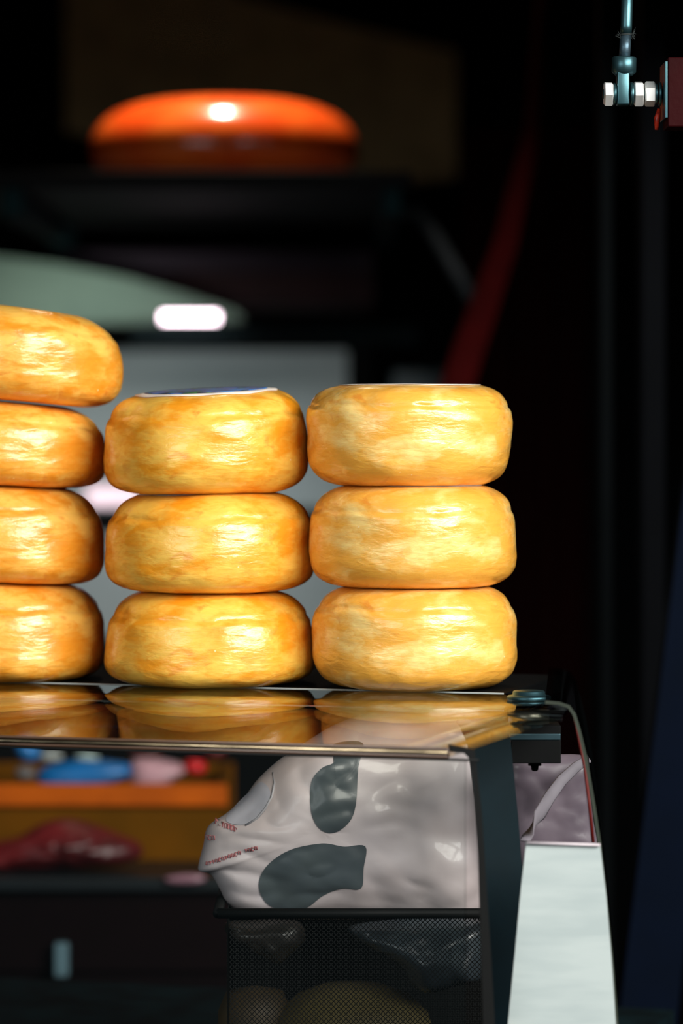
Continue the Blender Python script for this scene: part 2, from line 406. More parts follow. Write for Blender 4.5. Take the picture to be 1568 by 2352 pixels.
def wheel_mesh(R, H, p, qu, qd, zb, taper, st, sb, seed, seam, lump, cap=.965, droop=0.0, ty=0.0):
    NT, NP = 260, 110
    verts = []; hb = H*zb; hu = H-hb; sv = Vector((seed*3.1, seed*7.7, seed*1.3))
    for j in range(NP+1):
        ph = -math.pi/2+math.pi*j/NP
        sn = math.sin(ph); t = math.copysign(abs(sn)**(2/(qu if sn > 0 else qd)), sn); rr = max(0, math.cos(ph))**(2/p)
        tt = max(-1, min(1, t/cap))
        for i in range(NT):
            th = 2*math.pi*i/NT; ct, s_ = math.cos(th), math.sin(th)
            zr = hb+tt*(hu if tt > 0 else hb)
            r = R*rr*(1-taper*tt)
            q = Vector((ct*R, s_*R, zr))
            side = min(1, rr*1.3)**3
            dsp = noise.noise(q*17+sv)*.0022*lump
            dsp += noise.noise(Vector((q.x*34, q.y*34, q.z*60))+sv)*.0010*lump
            dsp += noise.noise(Vector((q.x*60, q.y*60, q.z*190))+sv)*.00030
            rim = max(0, 1-abs(abs(tt)-.8)/.35)
            dsp += rim*noise.noise(q*75+sv*2)*.0008*lump
            # crease where the mould's lid pressed the rind
            zs = seam+.05*noise.noise(Vector((ct*2.2, s_*2.2, seed)))
            e = (tt-zs)/.05
            dsp -= .0013*math.exp(-e*e)*(.4+.6*abs(noise.noise(Vector((ct*4, s_*4, seed+3)))*2))
            dsp -= .0009/(1+math.exp(-e*2.5))
            r += dsp*side
            x, y = ct*r, s_*r
            zn = zr/H
            z = zr+x*(sb*(1-zn)+st*zn)+y*ty*zn
            z -= droop*max(0, x/R)**2*H
            if 0 < abs(tt) < 1: z += noise.noise(q*30+sv*1.5)*.0006*lump*side
            verts.append((x, y, z))
    faces = []
    for j in range(NP):
        for i in range(NT):
            a = j*NT+i; b_ = j*NT+(i+1)%NT; faces.append((a, b_, b_+NT, a+NT))
    me = bpy.data.meshes.new('round_cheese'); me.from_pydata(verts, [], faces); me.validate(); me.update(); 
    bm = bmesh.new(); bm.from_mesh(me); bmesh.ops.remove_doubles(bm, verts=bm.verts, dist=1e-6); bm.to_mesh(me); bm.free()
    return me

C_OR, C_PA = (226,142,28), (232,184,92)
waxes = {1: wax('orange_wax', (228,154,44), (241,200,110), .03, 3.1), 2: wax('amber_wax', (232,159,34), (243,204,102), .02, 8.4), 3: wax('straw_wax', (236,182,84), (250,228,164), .12, 5.2)}
# column, x px, half width px, bottom px, top px (front middle), p, qu, qd, belly, taper, slope top, slope bottom, lump, seam, label
WH = [
 (3, 953, 236, 1592, 1354, 5.2, 3.5, 3.2, .47, .00, .00, .00, .8, .62, 'pale yellow cheese wheel on the glass, bottom of the right-hand stack'),
 (3, 949, 237, 1354, 1119, 5.6, 3.5, 3.4, .46, .01, .00, .00, .6, .55, 'smooth straw-coloured cheese wheel in the middle of the right-hand stack'),
 (3, 941, 235, 1119,  884, 5.2, 3.6, 3.1, .50, .00, .00, .00, 1.1, .58, 'mottled lumpy cheese wheel topping the right-hand stack'),
 (2, 480, 239, 1583, 1364, 5.0, 3.1, 3.8, .38, .03, .00, .00, .8, .55, 'shiny yellow cheese wheel on the glass, bottom of the middle stack'),
 (2, 480, 239, 1364, 1136, 5.2, 3.2, 3.4, .38, .02, .01, .00, .8, .60, 'golden cheese wheel second from the glass in the middle stack'),
 (2, 473, 234, 1136,  899, 5.2, 3.4, 3.4, .42, .02, .045, .01, 1.1, .62, 'cheese wheel with a blue-and-green round label on top of the middle stack'),
 (1,   8, 235, 1571, 1340, 4.8, 3.0, 3.6, .40, .02, -.035, .00, .9, .58, 'cheese wheel on the glass, bottom of the cut-off left stack'),
 (1,   6, 234, 1340, 1116, 4.8, 3.0, 3.6, .40, .02, -.045, -.035, 1.0, .60, 'cheese wheel with a pale seam, second from the glass in the left stack'),
 (1,   4, 235, 1116,  921, 4.8, 3.0, 3.3, .40, .02, -.080, -.045, .9, .60, 'flattened cheese wheel directly below the topmost cheese of the left stack'),
 (1,  40, 238,  921,  703, 4.6, 2.9, 3.5, .44, .00, -.120, -.085, .9, .66, 'topmost cheese wheel of the tall left stack, jutting out to the right'),
]
DD = {1: D1, 2: D2, 3: D3}
zprev = {1: TOPZ, 2: TOPZ, 3: TOPZ}
wheels = []
for i, (cidx, cx, hw, pb, pt, p_, qu, qd, zb, tp, st_, sb_, lump, seam, lab) in enumerate(WH):
    d = DD[cidx]; z0 = zprev[cidx]; z1 = Z(pt, d-.05); zprev[cidx] = z1
    me = wheel_mesh(S(hw, d), (z1-z0), p_, qu, qd, zb, tp, st_, sb_, i*1.37+2.1, seam, lump*1.35, .965, .03 if cidx == 1 else 0, .048 if i == 5 else 0)
    o = link('round_cheese', me, waxes[cidx]); o.location = (X(cx, d), d, z0+.0002)
    tag(o, lab, 'cheese', 'stacked yellow cheese wheels on the glass counter')
    wheels.append(o)
if len(wheels) != 10: raise RuntimeError
# paper labels lying on top faces
M_paper = mat('label_paper', (238,226,214), .55)
M_print = bpy.data.materials.new('label_print'); M_print.use_nodes = True
nt = M_print.node_tree; b = nt.nodes['Principled BSDF']; b.inputs['Roughness'].default_value = .35
tc = nt.nodes.new('ShaderNodeTexCoord'); nn = nt.nodes.new('ShaderNodeTexNoise'); nn.inputs['Scale'].default_value = 60; nt.links.new(tc.outputs['Object'], nn.inputs['Vector'])
cr = nt.nodes.new('ShaderNodeValToRGB'); cr.color_ramp.interpolation = 'CONSTANT'
for e_, (pos, c_) in zip(range(5), ((0, (30,120,50)), (.40, (24,30,44)), (.47, (40,110,180)), (.54, (110,110,150)), (.60, (20,130,200)))):
    el = cr.color_ramp.elements[e_] if e_ < 2 else cr.color_ramp.elements.new(pos)
    el.position = pos; el.color = lin(c_)
nt.links.new(nn.outputs[0], cr.inputs[0]); nt.links.new(cr.outputs[0], b.inputs['Base Color'])
from mathutils.bvhtree import BVHTree
def top_label(wh, rad, lift, printed=False, ox=0):
    me = wh.data; bvh = BVHTree.FromPolygons([v.co for v in me.vertices], [p.vertices[:] for p in me.polygons])
    def disc(name, r, h, m, par):
        bm = bmesh.new(); rings = []
        for side in (0, 1):
            for i in range(9):
                q = r*(i/8 if side else 1-i/8); rg = []
                for k in range(64):
                    x, y = ox+q*math.cos(k*math.pi/32), q*math.sin(k*math.pi/32)
                    hit = bvh.ray_cast(Vector((x, y, 1)), Vector((0,0,-1)))[0]
                    rg.append(bm.verts.new(Vector((x, y, hit.z+h+(0.00025 if not side else 0)))+Vector(wh.location)))
                rings.append(rg)
        order = rings[9:]+rings[:9]
        for a_, b_ in zip(order, order[1:]):
            for k in range(64): bm.faces.new((a_[k], a_[(k+1)%64], b_[(k+1)%64], b_[k]))
        bmesh.ops.remove_doubles(bm, verts=bm.verts, dist=1e-7)
        o = from_bm(name, bm, m, None, True); bpy.context.view_layer.update()
        o.parent = par; o.matrix_parent_inverse = par.matrix_world.inverted(); bpy.context.view_layer.update(); return o
    a_ = disc('paper_label', rad, lift, M_paper, wh)
    if printed:
        q = disc('label_print', rad*.86, lift+.0004, M_print, a_); q['label'] = 'blue and green printed picture'
bpy.context.view_layer.update()
top_label(wheels[5], .0510, .0004, True)
top_label(wheels[2], .0500, .0004)
top_label(wheels[1], .0480, .0002)
top_label(wheels[4], .0480, .0002, False, -.004)
# a curl of rind standing off the mottled wheel
bm = bmesh.new(); d = D3
tube(bm, [P(722,940,d), P(716,945,d), P(712,938,d-.001), P(709,931,d-.001)], [.0012,.0011,.0007,.0003], 6)
from_bm('rind_flake', bm, mat('dry_rind', (240,205,160), .6), wheels[2], True)

# ---------------------------------------------------------------- inside the case: bag in a mesh basket
DBK = 2.45
BAG = [(700,1706),(640,1746),(592,1790),(560,1832),(520,1868),(478,1898),(467,1940),(456,1984),(458,2000),(484,2008),(506,2044),(530,2084),(600,2108),(760,2112),(930,2112),(1090,2112),(1150,2060),(1160,1900),(1150,1760),(1120,1668),(1040,1634),(900,1628),(780,1660)]
def bagfold(x, z):
    q = Vector((x*14, z*26, 1.3)); y = noise.noise(q)*.008
    q2 = Vector(((x+z*.6)*30, (z-x*.3)*55, 4.1)); y += -abs(noise.noise(q2))*.0042
    q3 = Vector(((x+z)*90, z*120, 9)); y += noise.noise(q3)*.0004
    return y
M_bag = mat('white_plastic_film', (206,194,197), .42, rgb2=(192,178,178), nscale=14, bump=.2, bscale=40, coat=.2)
bag, bsurf = blob('plastic_bag', BAG, DBK, .035, .03, M_bag, None, 40, bagfold, 6, 3.0)
tag(bag, 'pale pinkish plastic bag with large grey printed shapes bulging out of the mesh basket', 'bag')
M_grey = mat('grey_print', (78,86,89), .35, rgb2=(68,76,82), coat=.15)
bpy.context.view_layer.update()
for pts in ([(768,1700),(832,1698),(822,1752),(817,1830),(803,1872),(768,1898),(735,1888),(716,1850),(716,1785),(740,1752),(768,1738)],
            [(838,1930),(834,1980),(828,2026),(785,2026),(742,2044),(700,2076),(645,2080),(607,2054),(597,2012),(620,1970),(670,1936),(740,1922),(790,1930)]):
    decal('grey_print', pts, DBK, bsurf, M_grey, bag, 5, 14)
decal('round_print', [(600,1792),(622,1810),(612,1845),(585,1872),(555,1885),(520,1878),(540,1850),(570,1820)], DBK, bsurf, mat('pale_blue_print', (196,194,206), .35), bag, 5, 8)
M_red = mat('red_print', (178,104,108), .5)
def stroke(pts, r=.0010):
    bm = bmesh.new()
    q = []
    for a, b_ in pts:
        x, z = X(a, DBK), Z(b_, DBK); q.append((x, bsurf(x, z)-.0004, z))
    tube(bm, q, r, 6, .25); return bm
M_ring = mat('grey_ring_print', (160,156,162), .4)
from_bm('ring_print', stroke([(628,1768),(632,1790),(626,1820),(612,1846),(592,1870),(566,1886)], .0008), M_ring, bag, True)
# small red lettering, too soft in the photograph to read: letter-sized marks in three rows
bm = bmesh.new()
def letters(x0, y0, x1, y1, n, h):
    for k in range(n):
        t = (k+.5)/n; cx_, cy_ = x0+(x1-x0)*t, y0+(y1-y0)*t; wd = abs(x1-x0)/n*.30
        for seg in random.choice([((-1,1),(-1,-1),(1,-1),(1,1)), ((1,-1),(-1,-1),(-1,1),(1,1)), ((-1,1),(-1,-1),(1,0)), ((-1,-1),(0,1),(1,-1))]),:
            q = []
            for a, b_ in seg:
                x, z = X(cx_+a*wd, DBK), Z(cy_+b_*h, DBK); q.append((x, bsurf(x, z)-.0004, z))
            tube(bm, q, .00055, 5, .3)
letters(494,1882,548,1896,7,5.0); letters(470,1920,496,1918,3,4.5); letters(474,1978,556,1946,11,3.4); letters(564,1942,594,1934,4,3.4)
from_bm('red_lettering', bm, M_red, bag, True)

# basket
basket = empty('mesh_basket', (X(800, DBK), DBK, .818), 'black wire mesh basket holding the plastic bag, inside the display case', 'basket')
zr = Z(2098, DBK-.06); b0, b1 = X(500, DBK-.06), X(1150, DBK-.06); y0, y1 = DBK-.06, DBK+.09
bm = bmesh.new()
def rimloop(bm, x0, x1, ya, yb, z, r):
    pts = [(x0,ya,z),(x1,ya,z),(x1,yb,z),(x0,yb,z)]
    for i in range(4):
        a, b_ = Vector(pts[i]), Vector(pts[(i+1)%4]); tube(bm, [a, b_], r, 10, 1.0, (0,0,1))
rimloop(bm, b0, b1, y0, y1, zr, .0036)
from_bm('rim', bm, M_gasket, basket, True)
bm = bmesh.new(); nx, nz = 66, 40; bz = .8205
g = [[None]*(nz+1) for _ in range(nx+1)]
def wall_grid(bm, a, b_, nxx):
    a, b_ = Vector(a), Vector(b_); step = (zr-bz)/nz
    r_ = .00028
    n_ = nxx
    # two families of slanting wires
    Ln = (b_-a).length; dirv = (b_-a)/Ln; h = zr-bz; sp = .0034; k = int((Ln+h)/sp)
    for s in range(k):
        for sg in (1, -1):
            u0 = s*sp-h if sg > 0 else s*sp; pts = []
            ua, ub = u0, u0+h*sg if sg > 0 else u0-h
            # clip to the panel
            za, zb_ = 0.0, h
            if sg > 0:
                if ua < 0: za = -ua; ua = 0
                if ub > Ln: zb_ = h-(ub-Ln); ub = Ln
            else:
                if ua > Ln: za = ua-Ln; ua = Ln
                if ub < 0: zb_ = h+ub; ub = 0
            if zb_-za < .002: continue
            p0 = a+dirv*ua+W*za; p1 = a+dirv*ub+W*zb_
            t = (p1-p0).normalized(); nrm = dirv.cross(W).normalized(); sd = t.cross(nrm)*r_
            q = [bm.verts.new(p0+sd), bm.verts.new(p0-sd), bm.verts.new(p1-sd), bm.verts.new(p1+sd)]; nq = nrm*.0003
            q2 = [bm.verts.new(v.co+nq) for v in q]
            bm.faces.new(q); bm.faces.new(q2[::-1])
            for i in range(4): bm.faces.new((q[i], q2[i], q2[(i+1)%4], q[(i+1)%4]))
wall_grid(bm, (b0+.008, y0+.004, bz), (b1-.008, y0+.004, bz), nx)
o = from_bm('mesh_panel', bm, M_gasket, basket)
bm = bmesh.new(); wall_grid(bm, (b0+.006, y0+.006, bz), (b0+.006, y1-.006, bz), 30); from_bm('end_mesh_panel', bm, M_gasket, basket); bm = bmesh.new(); wall_grid(bm, (b1-.006, y0+.006, bz), (b1-.006, y1-.006, bz), 30)
from_bm('end_mesh_panel', bm, M_gasket, basket)
bm = bmesh.new(); abox(bm, b0+.006, b1-.006, y0+.006, y1-.006, .8182, .8205); from_bm('basket_floor', bm, M_gasket, basket)
bm = bmesh.new(); abox(bm, b0+.006, b1-.006, y1-.008, y1-.006, .8205, zr); from_bm('basket_back', bm, M_gasket, basket)
# things in the basket
def f2(sd, a=.006):
    def f(x, z):
        return -abs(noise.noise(Vector(((x+z)*40, (z-x*.6)*60, sd))))*a+noise.noise(Vector((x*20, z*30, sd+3)))*a*.6
    return f
M_film = mat('grey_blue_film', (66,76,82), .3, rgb2=(46,54,60), nscale=30, coat=.3)
M_film2 = mat('brownish_film', (50,44,38), .35, rgb2=(36,32,28), nscale=30, coat=.2)
o, _ = blob('plastic_bag', [(900,2112),(1000,2108),(1110,2112),(1135,2160),(1130,2240),(1060,2262),(985,2280),(945,2262),(925,2225),(880,2190),(840,2170),(800,2130)], 2.43, .022, .02, M_film, None, 24, f2(2.2), 5, 2.6)
tag(o, 'crumpled grey-blue plastic bag seen through the mesh, right side of the basket', 'bag')
o, _ = blob('paper_bag', [(560,2114),(640,2112),(690,2120),(700,2160),(670,2190),(640,2214),(612,2200),(570,2180),(525,2150),(518,2120)], 2.43, .018, .02, M_film2, None, 24, f2(7.7), 5, 2.4)
tag(o, 'crumpled brownish bag behind the mesh at the left side of the basket', 'bag')
bm = bmesh.new(); lathe(bm, (X(810, 2.455), 2.455, .8208), W, [(0,0),(0,.045),(.008,.056),(.028,.059),(.050,.053),(.062,.040),(.069,.022),(.071,0)], 48)
o = from_bm('round_cheese', bm, mat('olive_rind', (96,84,46), .6, rgb2=(82,70,38), bump=.2), None, True)
tag(o, 'domed olive-tan cheese at the bottom of the mesh basket', 'cheese')
bm = bmesh.new(); lathe(bm, (X(585, 2.46), 2.46, .8208), W, [(0,0),(0,.020),(.010,.026),(.050,.026),(.064,.020),(.068,0)], 24)
o = from_bm('cheese_piece', bm, mat('brown_rind', (70,54,28), .6, rgb2=(60,48,30), nscale=50), None, True)
tag(o, 'small brown cheese in the lower left corner of the mesh basket', 'cheese')
# added sheet and pale strip standing in for reflections in the glass
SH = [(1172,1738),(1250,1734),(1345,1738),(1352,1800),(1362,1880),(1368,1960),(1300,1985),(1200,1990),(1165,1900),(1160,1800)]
o, ssurf = blob('reflection_sheet', SH, 2.40, .008, .006, mat('mauve_reflection', (112,100,110), .35, rgb2=(84,74,84), nscale=16, coat=.2), None, 20, f2(5.1, .0022), 5, 4)
tag(o, 'mauve-grey sheet standing in for a reflection, between the corner post and the bowed side glass', 'reflection sheet')
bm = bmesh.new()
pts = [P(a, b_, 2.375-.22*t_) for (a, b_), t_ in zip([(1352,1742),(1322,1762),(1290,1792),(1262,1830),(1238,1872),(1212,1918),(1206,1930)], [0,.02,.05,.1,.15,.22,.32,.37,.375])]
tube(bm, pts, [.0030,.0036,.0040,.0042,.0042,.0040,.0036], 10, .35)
o = from_bm('strap', bm, mat('pale_reflection', (122,116,124), .6, spec=.2), None, True)  # added body coloured as a strap's reflection in the glass
tag(o, 'pale curved strip standing in for a reflection across the mauve sheet', 'strap')

# ---------------------------------------------------------------- behind the case: cabinet with crate
DK = 3.25
cab = empty('cabinet', (X(250, DK), DK+.2, 0), 'dark maroon cabinet with a pale handle behind the display case', 'cabinet')
zt = Z(2012, DK)
bm = bmesh.new(); abox(bm, -.62, .12, DK, DK+.40, 0, zt-.014); from_bm('body', bm, mat('maroon_black_paint', (12,5,6), .8, spec=.05), cab)
bm = bmesh.new(); abox(bm, -.63, .13, DK-.01, DK+.41, zt-.0135, zt, .002); from_bm('cabinet_top', bm, mat('dark_teal_top', (9,18,22), .4), cab)
bm = bmesh.new(); abox(bm, -.60, .10, DK-.006, DK-.0005, Z(2230, DK), Z(2070, DK), .002); dr = from_bm('drawer_front', bm, mat('maroon_drawer', (15,6,7), .8, spec=.05), cab)
bm = bmesh.new(); abox(bm, X(128, DK), X(160, DK), DK-.020, DK-.0065, Z(2238, DK), Z(2160, DK), .002)
h = from_bm('handle', bm, mat('grey_teal_handle', (92,120,130), .4), cab); h['label'] = 'pale grey-blue handle'
# crate
DR = 3.36
crate = empty('crate', (X(200, DR), DR+.12, zt), 'orange-brown wooden crate standing on the dark cabinet', 'crate')
M_or = mat('lit_orange_wood', (190,88,8), .7, rgb2=(168,76,6), spec=.1); M_or2 = mat('ochre_wood', (104,62,2), .8, rgb2=(88,54,2), spec=.05, nscale=9)  # rim wood brighter than the body: the light on it is painted in
x0, x1 = X(-220, DR), X(522, DR); zc = Z(1800, DR); zl = Z(1850, DR)
bm = bmesh.new(); abox(bm, x0, x1, DR-.008, DR+.004, zl, zc, .002); o = from_bm('crate_rim', bm, M_or, crate); o['label'] = 'orange rim board painted as lit'
bm = bmesh.new(); abox(bm, x0+.003, x1-.003, DR, DR+.006, zt+.0005, zl); abox(bm, x0, x1, DR+.20, DR+.21, zt+.0005, zc); abox(bm, x0+.003, x0+.010, DR+.006, DR+.20, zt+.0005, zc); abox(bm, x1-.010, x1-.003, DR+.006, DR+.20, zt+.0005, zc); abox(bm, x0+.004, x1-.004, DR+.006, DR+.2, zt+.0005, zt+.006)
from_bm('crate_body', bm, M_or2, crate)
# items in the crate
def item(name, pts, d, fr, m, lab, cat, fold=None, grp=None, bk=None):
    o, _ = blob(name, pts, d, fr, bk or fr, m, None, 16, fold, 4, 2.2); tag(o, lab, cat, grp); return o
item('packet', [(92,1768),(150,1748),(230,1746),(300,1756),(306,1776),(270,1796),(180,1830),(110,1830),(88,1800)], 3.40, .02, mat('blue_foil', (20,106,172), .35), 'bright blue packet lying along the top of the orange crate', 'packet')
item('packet', [(36,1700),(70,1690),(92,1720),(86,1745),(60,1750),(40,1730)], 3.46, .015, mat('blue_foil_deep', (30,120,190), .35), 'small blue packet at the back left of the orange crate', 'packet')
item('packet', [(300,1750),(350,1742),(410,1752),(426,1772),(400,1792),(360,1830),(310,1830)], 3.40, .02, mat('pink_wrap', (196,150,158), .4), 'pale pink packet between the blue packet and the red ball', 'packet')
item('packet', [(172,1736),(200,1726),(226,1738),(222,1752),(190,1752)], 3.47, .012, mat('white_wrap', (176,196,190), .35), 'small whitish-green packet above the bright blue packet', 'packet')
item('packet', [(90,1728),(118,1722),(142,1732),(140,1746),(110,1750),(92,1742)], 3.47, .012, mat('white_wrap_dull', (170,176,172), .4), 'small off-white packet left of the whitish-green one', 'packet')
item('packet', [(36,1766),(60,1760),(80,1770),(80,1784),(60,1792),(38,1786)], 3.40, .012, mat('grey_wrap', (112,106,104), .4), 'small grey packet at the left end of the orange crate', 'packet')
item('tomato', [(424,1752),(446,1742),(470,1750),(474,1768),(456,1782),(430,1776)], 3.40, .012, mat('red_skin', (214,30,34), .3), 'small bright red ball at the right end of the crate', 'tomato')
item('packet', [(468,1716),(500,1706),(520,1718),(510,1738),(480,1742)], 3.48, .012, mat('brick_wrap', (110,30,28), .45), 'dull brick-red packet above the red ball', 'packet')
item('packet', [(300,1710),(360,1700),(372,1722),(360,1742),(310,1742)], 3.48, .012, mat('brown_wrap', (88,44,42), .45), 'dull brown packet behind the pale pink packet', 'packet')
item('cured_meat', [(-60,1990),(-20,1940),(40,1922),(90,1893),(150,1880),(210,1892),(270,1915),(318,1935),(326,1965),(280,1985),(220,1990),(140,1994),(40,1996)], 3.30, .030, mat('dark_red_meat', (116,30,32), .4, rgb2=(70,18,20), nscale=16), 'dark red lumpy piece of cured meat in front of the orange crate', 'meat', f2(1.1, .012), None, .02)
item('packet', [(378,2016),(420,2008),(462,2010),(470,2022),(440,2030),(390,2028)], 3.235, .006, mat('pink_glare', (150,110,124), .3), 'small pink body standing in for a glare on the front edge of the cabinet top', 'packet')  # pinkish glare on the cabinet edge, built as a coloured body

# ---------------------------------------------------------------- far background
M_or_wax = mat('red_orange_wax', (240,104,34), .22, rgb2=(226,78,22), nscale=14, coat=.5)
DS = 4.1
zsf = Z(392, DS-.18)
bm = bmesh.new(); hh = Z(224, DS-.02)-zsf; RR = S(312, DS)
prof_ = [(0,0),(0,RR*.86),(hh*.12,RR*.95),(hh*.32,RR*1.0),(hh*.52,RR*.98),(hh*.70,RR*.92),(hh*.84,RR*.80),(hh*.93,RR*.64),(hh*.98,RR*.45),(hh,RR*.2),(hh,0)]
lathe(bm, (X(515, DS), DS, zsf), W, prof_, 64)
o = from_bm('waxed_cheese', bm, M_or_wax, None, True)
md = o.modifiers.new('sub', 'SUBSURF'); md.levels = 1; md.render_levels = 1
tag(o, 'large red-orange waxed cheese wheel alone on the high dark shelf', 'cheese')
shelf = empty('wall_shelf', (X(480, DS), DS+.6, zsf-.03), 'high dark shelf carrying the red-orange waxed cheese', 'shelf')
bm = bmesh.new(); abox(bm, X(-80, DS), X(940, DS), DS-.18, 5.6, zsf-.018, zsf-.0002, .002); from_bm('board', bm, M_dark, shelf)
for px in (60, 895):
    bm = bmesh.new(); abox(bm, X(px-22, DS), X(px+22, DS), DS-.175, 5.6, zsf-.05, zsf-.0185, .003); from_bm('bracket', bm, mat('teal_bracket', (14,34,37), .8, spec=.05), shelf)
# ceiling lamp over the shelf cheese
lp = empty('spotlight', (X(500, DS), DS-.06, 2.38), 'spotlight aimed down at the red-orange cheese, above the frame', 'lamp')
bm = bmesh.new(); lathe(bm, (X(500, DS), DS-.06, 2.38), W, [(0,.05),(.10,.03),(.12,.01),(.22,.008)], 24); from_bm('lamp_shade', bm, M_dark, lp, True)
bm = bmesh.new(); lathe(bm, (X(500, DS), DS-.06, 2.375), W, [(0,0),(0,.030),(.004,.030),(.004,0)], 24)
from_bm('bulb', bm, mat('bulb_glow', (255,240,220), .5, emit=(255,235,205), estr=120), lp)
sp = bpy.data.lights.new('spot', 'SPOT'); sp.energy = 75; sp.color = (1.0,.86,.7); sp.spot_size = math.radians(34); sp.spot_blend = .8; sp.shadow_soft_size = .03
so = bpy.data.objects.new('spot', sp); COL.objects.link(so); so.location = (X(500, DS), DS-.06, 2.365)

# olive panel up high, on the wall
quad = [(150,-60),(150,300),(600,400),(860,420),(1048,410),(1048,118),(800,60),(540,-10),(500,-60)]
bm = bmesh.new(); prism(bm, [P(a, b_, 5.4) for a, b_ in quad], (0,.19,0))
o = from_bm('wall_board', bm, mat('olive_board', (150,132,100), .8, spec=.1)); tag(o, 'dim olive-brown board on the back wall behind the waxed cheese', 'board')
# maroon wall box
DW = 4.7
box_ = empty('wall_cabinet', (X(500, DW), DW+.3, Z(700, DW)), 'dark maroon wall cabinet below the high shelf', 'cabinet')
bm = bmesh.new(); abox(bm, X(150, DW), X(860, DW), DW, 5.6, Z(702, DW), Z(572, DW), .004); from_bm('body', bm, mat('maroon_cabinet', (38,22,24), .7, spec=.1), box_)
bm = bmesh.new(); abox(bm, X(155, DW), X(855, DW), DW-.02, DW-.0005, Z(625, DW), Z(576, DW), .004); from_bm('door_panel', bm, mat('mauve_panel', (40,32,40), .7, spec=.1), box_)
# pale sloping canopy part with the tube lamp at its foot
DA = 4.62
quad = [(-120,574),(0,590),(130,606),(300,640),(420,674),(545,716),(560,738),(350,744),(120,744),(-120,744)]
bm = bmesh.new(); prism(bm, [P(a, b_, DA) for a, b_ in quad], (0,.07,0))
o = from_bm('canopy_flap', bm, mat('pale_green_canvas', (104,124,110), .7, rgb2=(90,110,98), nscale=6)); tag(o, 'pale green-grey sloping canopy flap above the left cheese stack', 'canopy')
tl = empty('tube_lamp', P(438, 729, 4.5), 'short bright tube lamp glowing behind the cheese stacks', 'lamp')
bm = bmesh.new(); tube(bm, [P(372,729,4.5), P(500,729,4.5)], .0055, 12); from_bm('tube', bm, mat('tube_glow', (255,238,246), .5, emit=(255,228,242), estr=9), tl, True)
bm = bmesh.new(); abox(bm, X(300, 4.53), X(960, 4.53), 4.53, 4.60, Z(792, 4.53), Z(748, 4.53), .003); from_bm('mounting_rail', bm, mat('blue_black_rail', (8,15,17), .9, spec=.05), tl)
tlt = area('tube_light', (X(260, 4.4), 4.40, Z(770, 4.4)), (X(200, 4.6), 4.62, Z(670, 4.6)), .30, .20, (.93,1,.93), .03); tlt.data.spread = math.radians(90)
# pale cabinet
DP = 5.0
pc = empty('refrigerator', (X(350, DP), DP+.3, 0), 'pale grey refrigerator in the far background between the cheese stacks', 'refrigerator')
bm = bmesh.new(); abox(bm, X(-200, DP), X(852, DP), DP+.012, 5.58, 0, Z(745, DP)); from_bm('body', bm, M_dark, pc)
M_pale = mat('pale_enamel', (172,184,184), .55, rgb2=(160,174,176), nscale=4)
for (a, b_) in ((805,1168),(1228,1462)):
    bm = bmesh.new(); abox(bm, X(-190, DP), X(798, DP), DP-.02, DP+.0115, Z(b_, DP), Z(a, DP), .003); from_bm('door', bm, M_pale, pc)
bm = bmesh.new(); abox(bm, X(196, 4.9), X(320, 4.9), 4.9, 4.93, Z(1162, 4.9), Z(1118, 4.9), .006)
abox(bm, X(240, 4.9), X(280, 4.9), 4.931, 4.98, Z(1150, 4.9), Z(1130, 4.9))
o = from_bm('light_strip', bm, mat('strip_glow', (255,226,236), .5, emit=(255,222,232), estr=.75), pc); o['label'] = 'pinkish glowing light strip'
area('strip_light', (X(400, 4.8), 4.80, Z(1180, 4.8)), (X(420, 5), 4.98, Z(1040, 5)), .45, .16, (.92,.98,1.0), .04)
# small grey box by the red strap
bm = bmesh.new(); abox(bm, X(905,4.8), X(1040,4.8), 4.8, 4.95, 0, Z(852,4.8), .004)
o = from_bm('locker', bm, mat('grey_box', (90,104,108), .6)); tag(o, 'dim grey locker whose top peeks over the right-hand cheese stack', 'locker')
# red strap, grey strap, curtain
bm = bmesh.new(); tube(bm, [Vector((.30, 3.95, 2.605)), P(1222,300,3.92), P(1190,430,3.9), P(1160,560,3.9), P(1115,690,3.88), P(1080,790,3.86), P(1050,880,3.84), P(1010,990,3.84)], [.006,.008,.012,.014,.016,.018,.018,.018], 12, .3)
o = from_bm('strap', bm, mat('dark_red_strap', (60,5,5), .8, spec=.05), None, True); tag(o, 'dark red strap slanting down behind the right-hand cheese stack', 'strap')
bm = bmesh.new(); tube(bm, [Vector((X(895, DS), 4.2, zsf-.034)), P(960,490,4.3), P(1000,540,4.3), P(1040,610,4.3), P(1085,690,4.3)], .008, 10, .4)
o = from_bm('strap', bm, mat('dim_grey_strap', (40,46,50), .6), None, True); tag(o, 'dim grey strap slanting down to meet the dark red strap', 'strap')
bm = bmesh.new(); rows = []
for j in range(2):
    zz = Z(300, 4.6) if j == 0 else .3
    rows.append([bm.verts.new((X(1060+i*6, 4.6), 4.6+.012*math.sin(i*.75)+.006*math.sin(i*1.9), zz)) for i in range(49)])
for i in range(48): bm.faces.new((rows[0][i], rows[0][i+1], rows[1][i+1], rows[1][i]))
o = from_bm('curtain', bm, mat('maroon_cloth', (16,4,4), .9, spec=0), None, True); md = o.modifiers.new('thick', 'SOLIDIFY'); md.thickness = .003
tag(o, 'almost black maroon curtain hanging right of the cheeses', 'curtain')
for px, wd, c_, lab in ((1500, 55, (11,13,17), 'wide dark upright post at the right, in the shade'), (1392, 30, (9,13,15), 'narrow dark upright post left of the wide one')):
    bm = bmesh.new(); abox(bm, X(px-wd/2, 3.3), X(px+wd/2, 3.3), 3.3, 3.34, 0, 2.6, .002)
    o = from_bm('post', bm, mat('post_paint', tuple(v*.6 for v in c_), .8, spec=.03)); tag(o, lab, 'post')
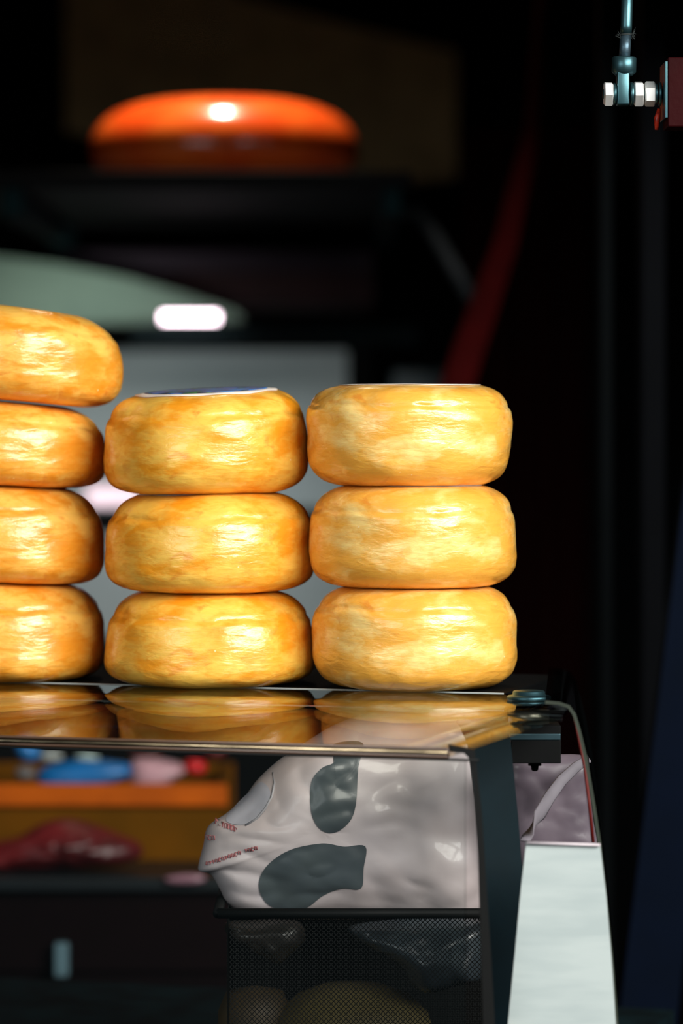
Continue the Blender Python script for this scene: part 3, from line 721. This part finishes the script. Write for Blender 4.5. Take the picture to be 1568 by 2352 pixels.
# navy board leaning at the right
bm = bmesh.new(); prism(bm, [P(a, b_, 2.98) for a, b_ in ((1590,980),(1690,980),(1520,2700),(1376,2700))], (0,.03,0))
o = from_bm('board', bm, mat('navy_paint', (2,10,26), .7, spec=.05)); tag(o, 'dark navy board leaning at the right edge of the picture', 'board')

# ---------------------------------------------------------------- rod end and red bracket, top right
DF = 2.40
stay = empty('gas_strut', P(1432, 216, DF), 'thin steel strut ending in a bolted fork at the top right', 'strut')
bm = bmesh.new(); tube(bm, [P(1443,-120,DF), P(1438,60,DF), P(1437,76,DF)], .00395, 24); from_bm('rod', bm, M_steel, stay, True)
bm = bmesh.new(); tube(bm, [P(1436.5,80,DF), P(1433,140,DF)], .0039, 24); from_bm('threaded_end', bm, mat('dull_steel', (74,96,108), .45, .8, bump=.3, bscale=90), stay, True)
bm = bmesh.new(); lathe(bm, P(1436.5,78,DF), (.03,0,-1), [(0,.0040),(0,.0044),(.0011,.0044),(.0011,.0040)], 20)
random.seed(3)
for k in range(30):
    a_ = P(1437+random.uniform(12,16)*(1 if random.random() < .75 else -1), 78+random.uniform(-3,10), DF-.004)
    tube(bm, [a_, a_+Vector((random.uniform(.0,.003)*(1 if a_.x > X(1437,DF) else -1), 0, random.uniform(-.003,.004)))], .00010, 4)
from_bm('fluff_ring', bm, mat('grey_fluff', (34,42,42), .9), stay, True)
ax = (.035, 0, -1)
bm = bmesh.new(); lathe(bm, P(1433,131,DF), (-.02,0,-1), [(0,.0042),(0,S(25,DF)),(.0008,S(28,DF)),(.0105,S(28,DF)),(.0130,S(19,DF)),(.0132,.002)], 36); from_bm('fork_collar', bm, M_steel, stay, True)
bm = bmesh.new(); abox(bm, X(1415,DF), X(1444,DF), DF-.0065, DF+.0065, Z(243,DF), Z(160,DF), .0013); from_bm('fork_blade', bm, M_steel, stay, True)
def hexnut(name, x0, x1, r, ph, parent):
    bm = bmesh.new(); c = P(x0, 216, DF); L_ = S(x1-x0, DF); ch = .0008
    lathe(bm, c, (1,0,0), [(0,r*.85),(ch,r),(L_-ch,r),(L_,r*.85)], 6, ph)
    return from_bm(name, bm, M_nut, parent)
hexnut('hex_nut', 1386, 1407, S(30,DF), .70, stay)
hexnut('hex_nut', 1455, 1477, S(31,DF), .72, stay)
def washer(a, b_, r, parent):
    bm = bmesh.new(); lathe(bm, P(a,216,DF), (1,0,0), [(0,.002),(0,r*.94),(.0003,r),(S(b_-a,DF)-.0003,r),(S(b_-a,DF),r*.94),(S(b_-a,DF),.002)], 32); return from_bm('washer', bm, M_steel, parent, True)
washer(1408,1414,S(26,DF),stay); washer(1446,1454,S(27,DF),stay)
bm = bmesh.new(); lathe(bm, P(1384,216,DF), (1,0,0), [(0,0),(0,S(11,DF)),(S(150,DF),S(11,DF)),(S(150,DF),0)], 20); from_bm('bolt', bm, M_steel, stay, True)
br = empty('bracket', P(1560, 300, DF), 'dark red painted square bracket at the right edge, bolted to the strut', 'bracket')
hexnut('hex_nut', 1480, 1504, S(29,DF), .12, br)
washer(1504,1510,S(24,DF),br); washer(1512,1518,S(27,DF),br)
bm = bmesh.new(); abox(bm, X(1521,DF), X(1527,DF), DF-.019, DF+.019, Z(276,DF), Z(147,DF), .0004); from_bm('end_plate', bm, M_steel, br)
bm = bmesh.new(); abox(bm, X(1527.5,DF), X(1800,DF), DF-.0185, DF+.0185, Z(296,DF), Z(138,DF), .0010); from_bm('square_tube', bm, mat('dark_red_paint', (40,6,8), .6, rgb2=(32,5,6), bump=.2, bscale=140, spec=.05), br)
bm = bmesh.new(); tube(bm, [P(1513,250,DF+.004), P(1509,272,DF+.004), P(1508,298,DF+.004)], [.0012,.0022,.0014], 10); from_bm('red_cap', bm, mat('orange_red_cap', (226,58,30), .4, rgb2=(150,30,14), nscale=300), br, True)
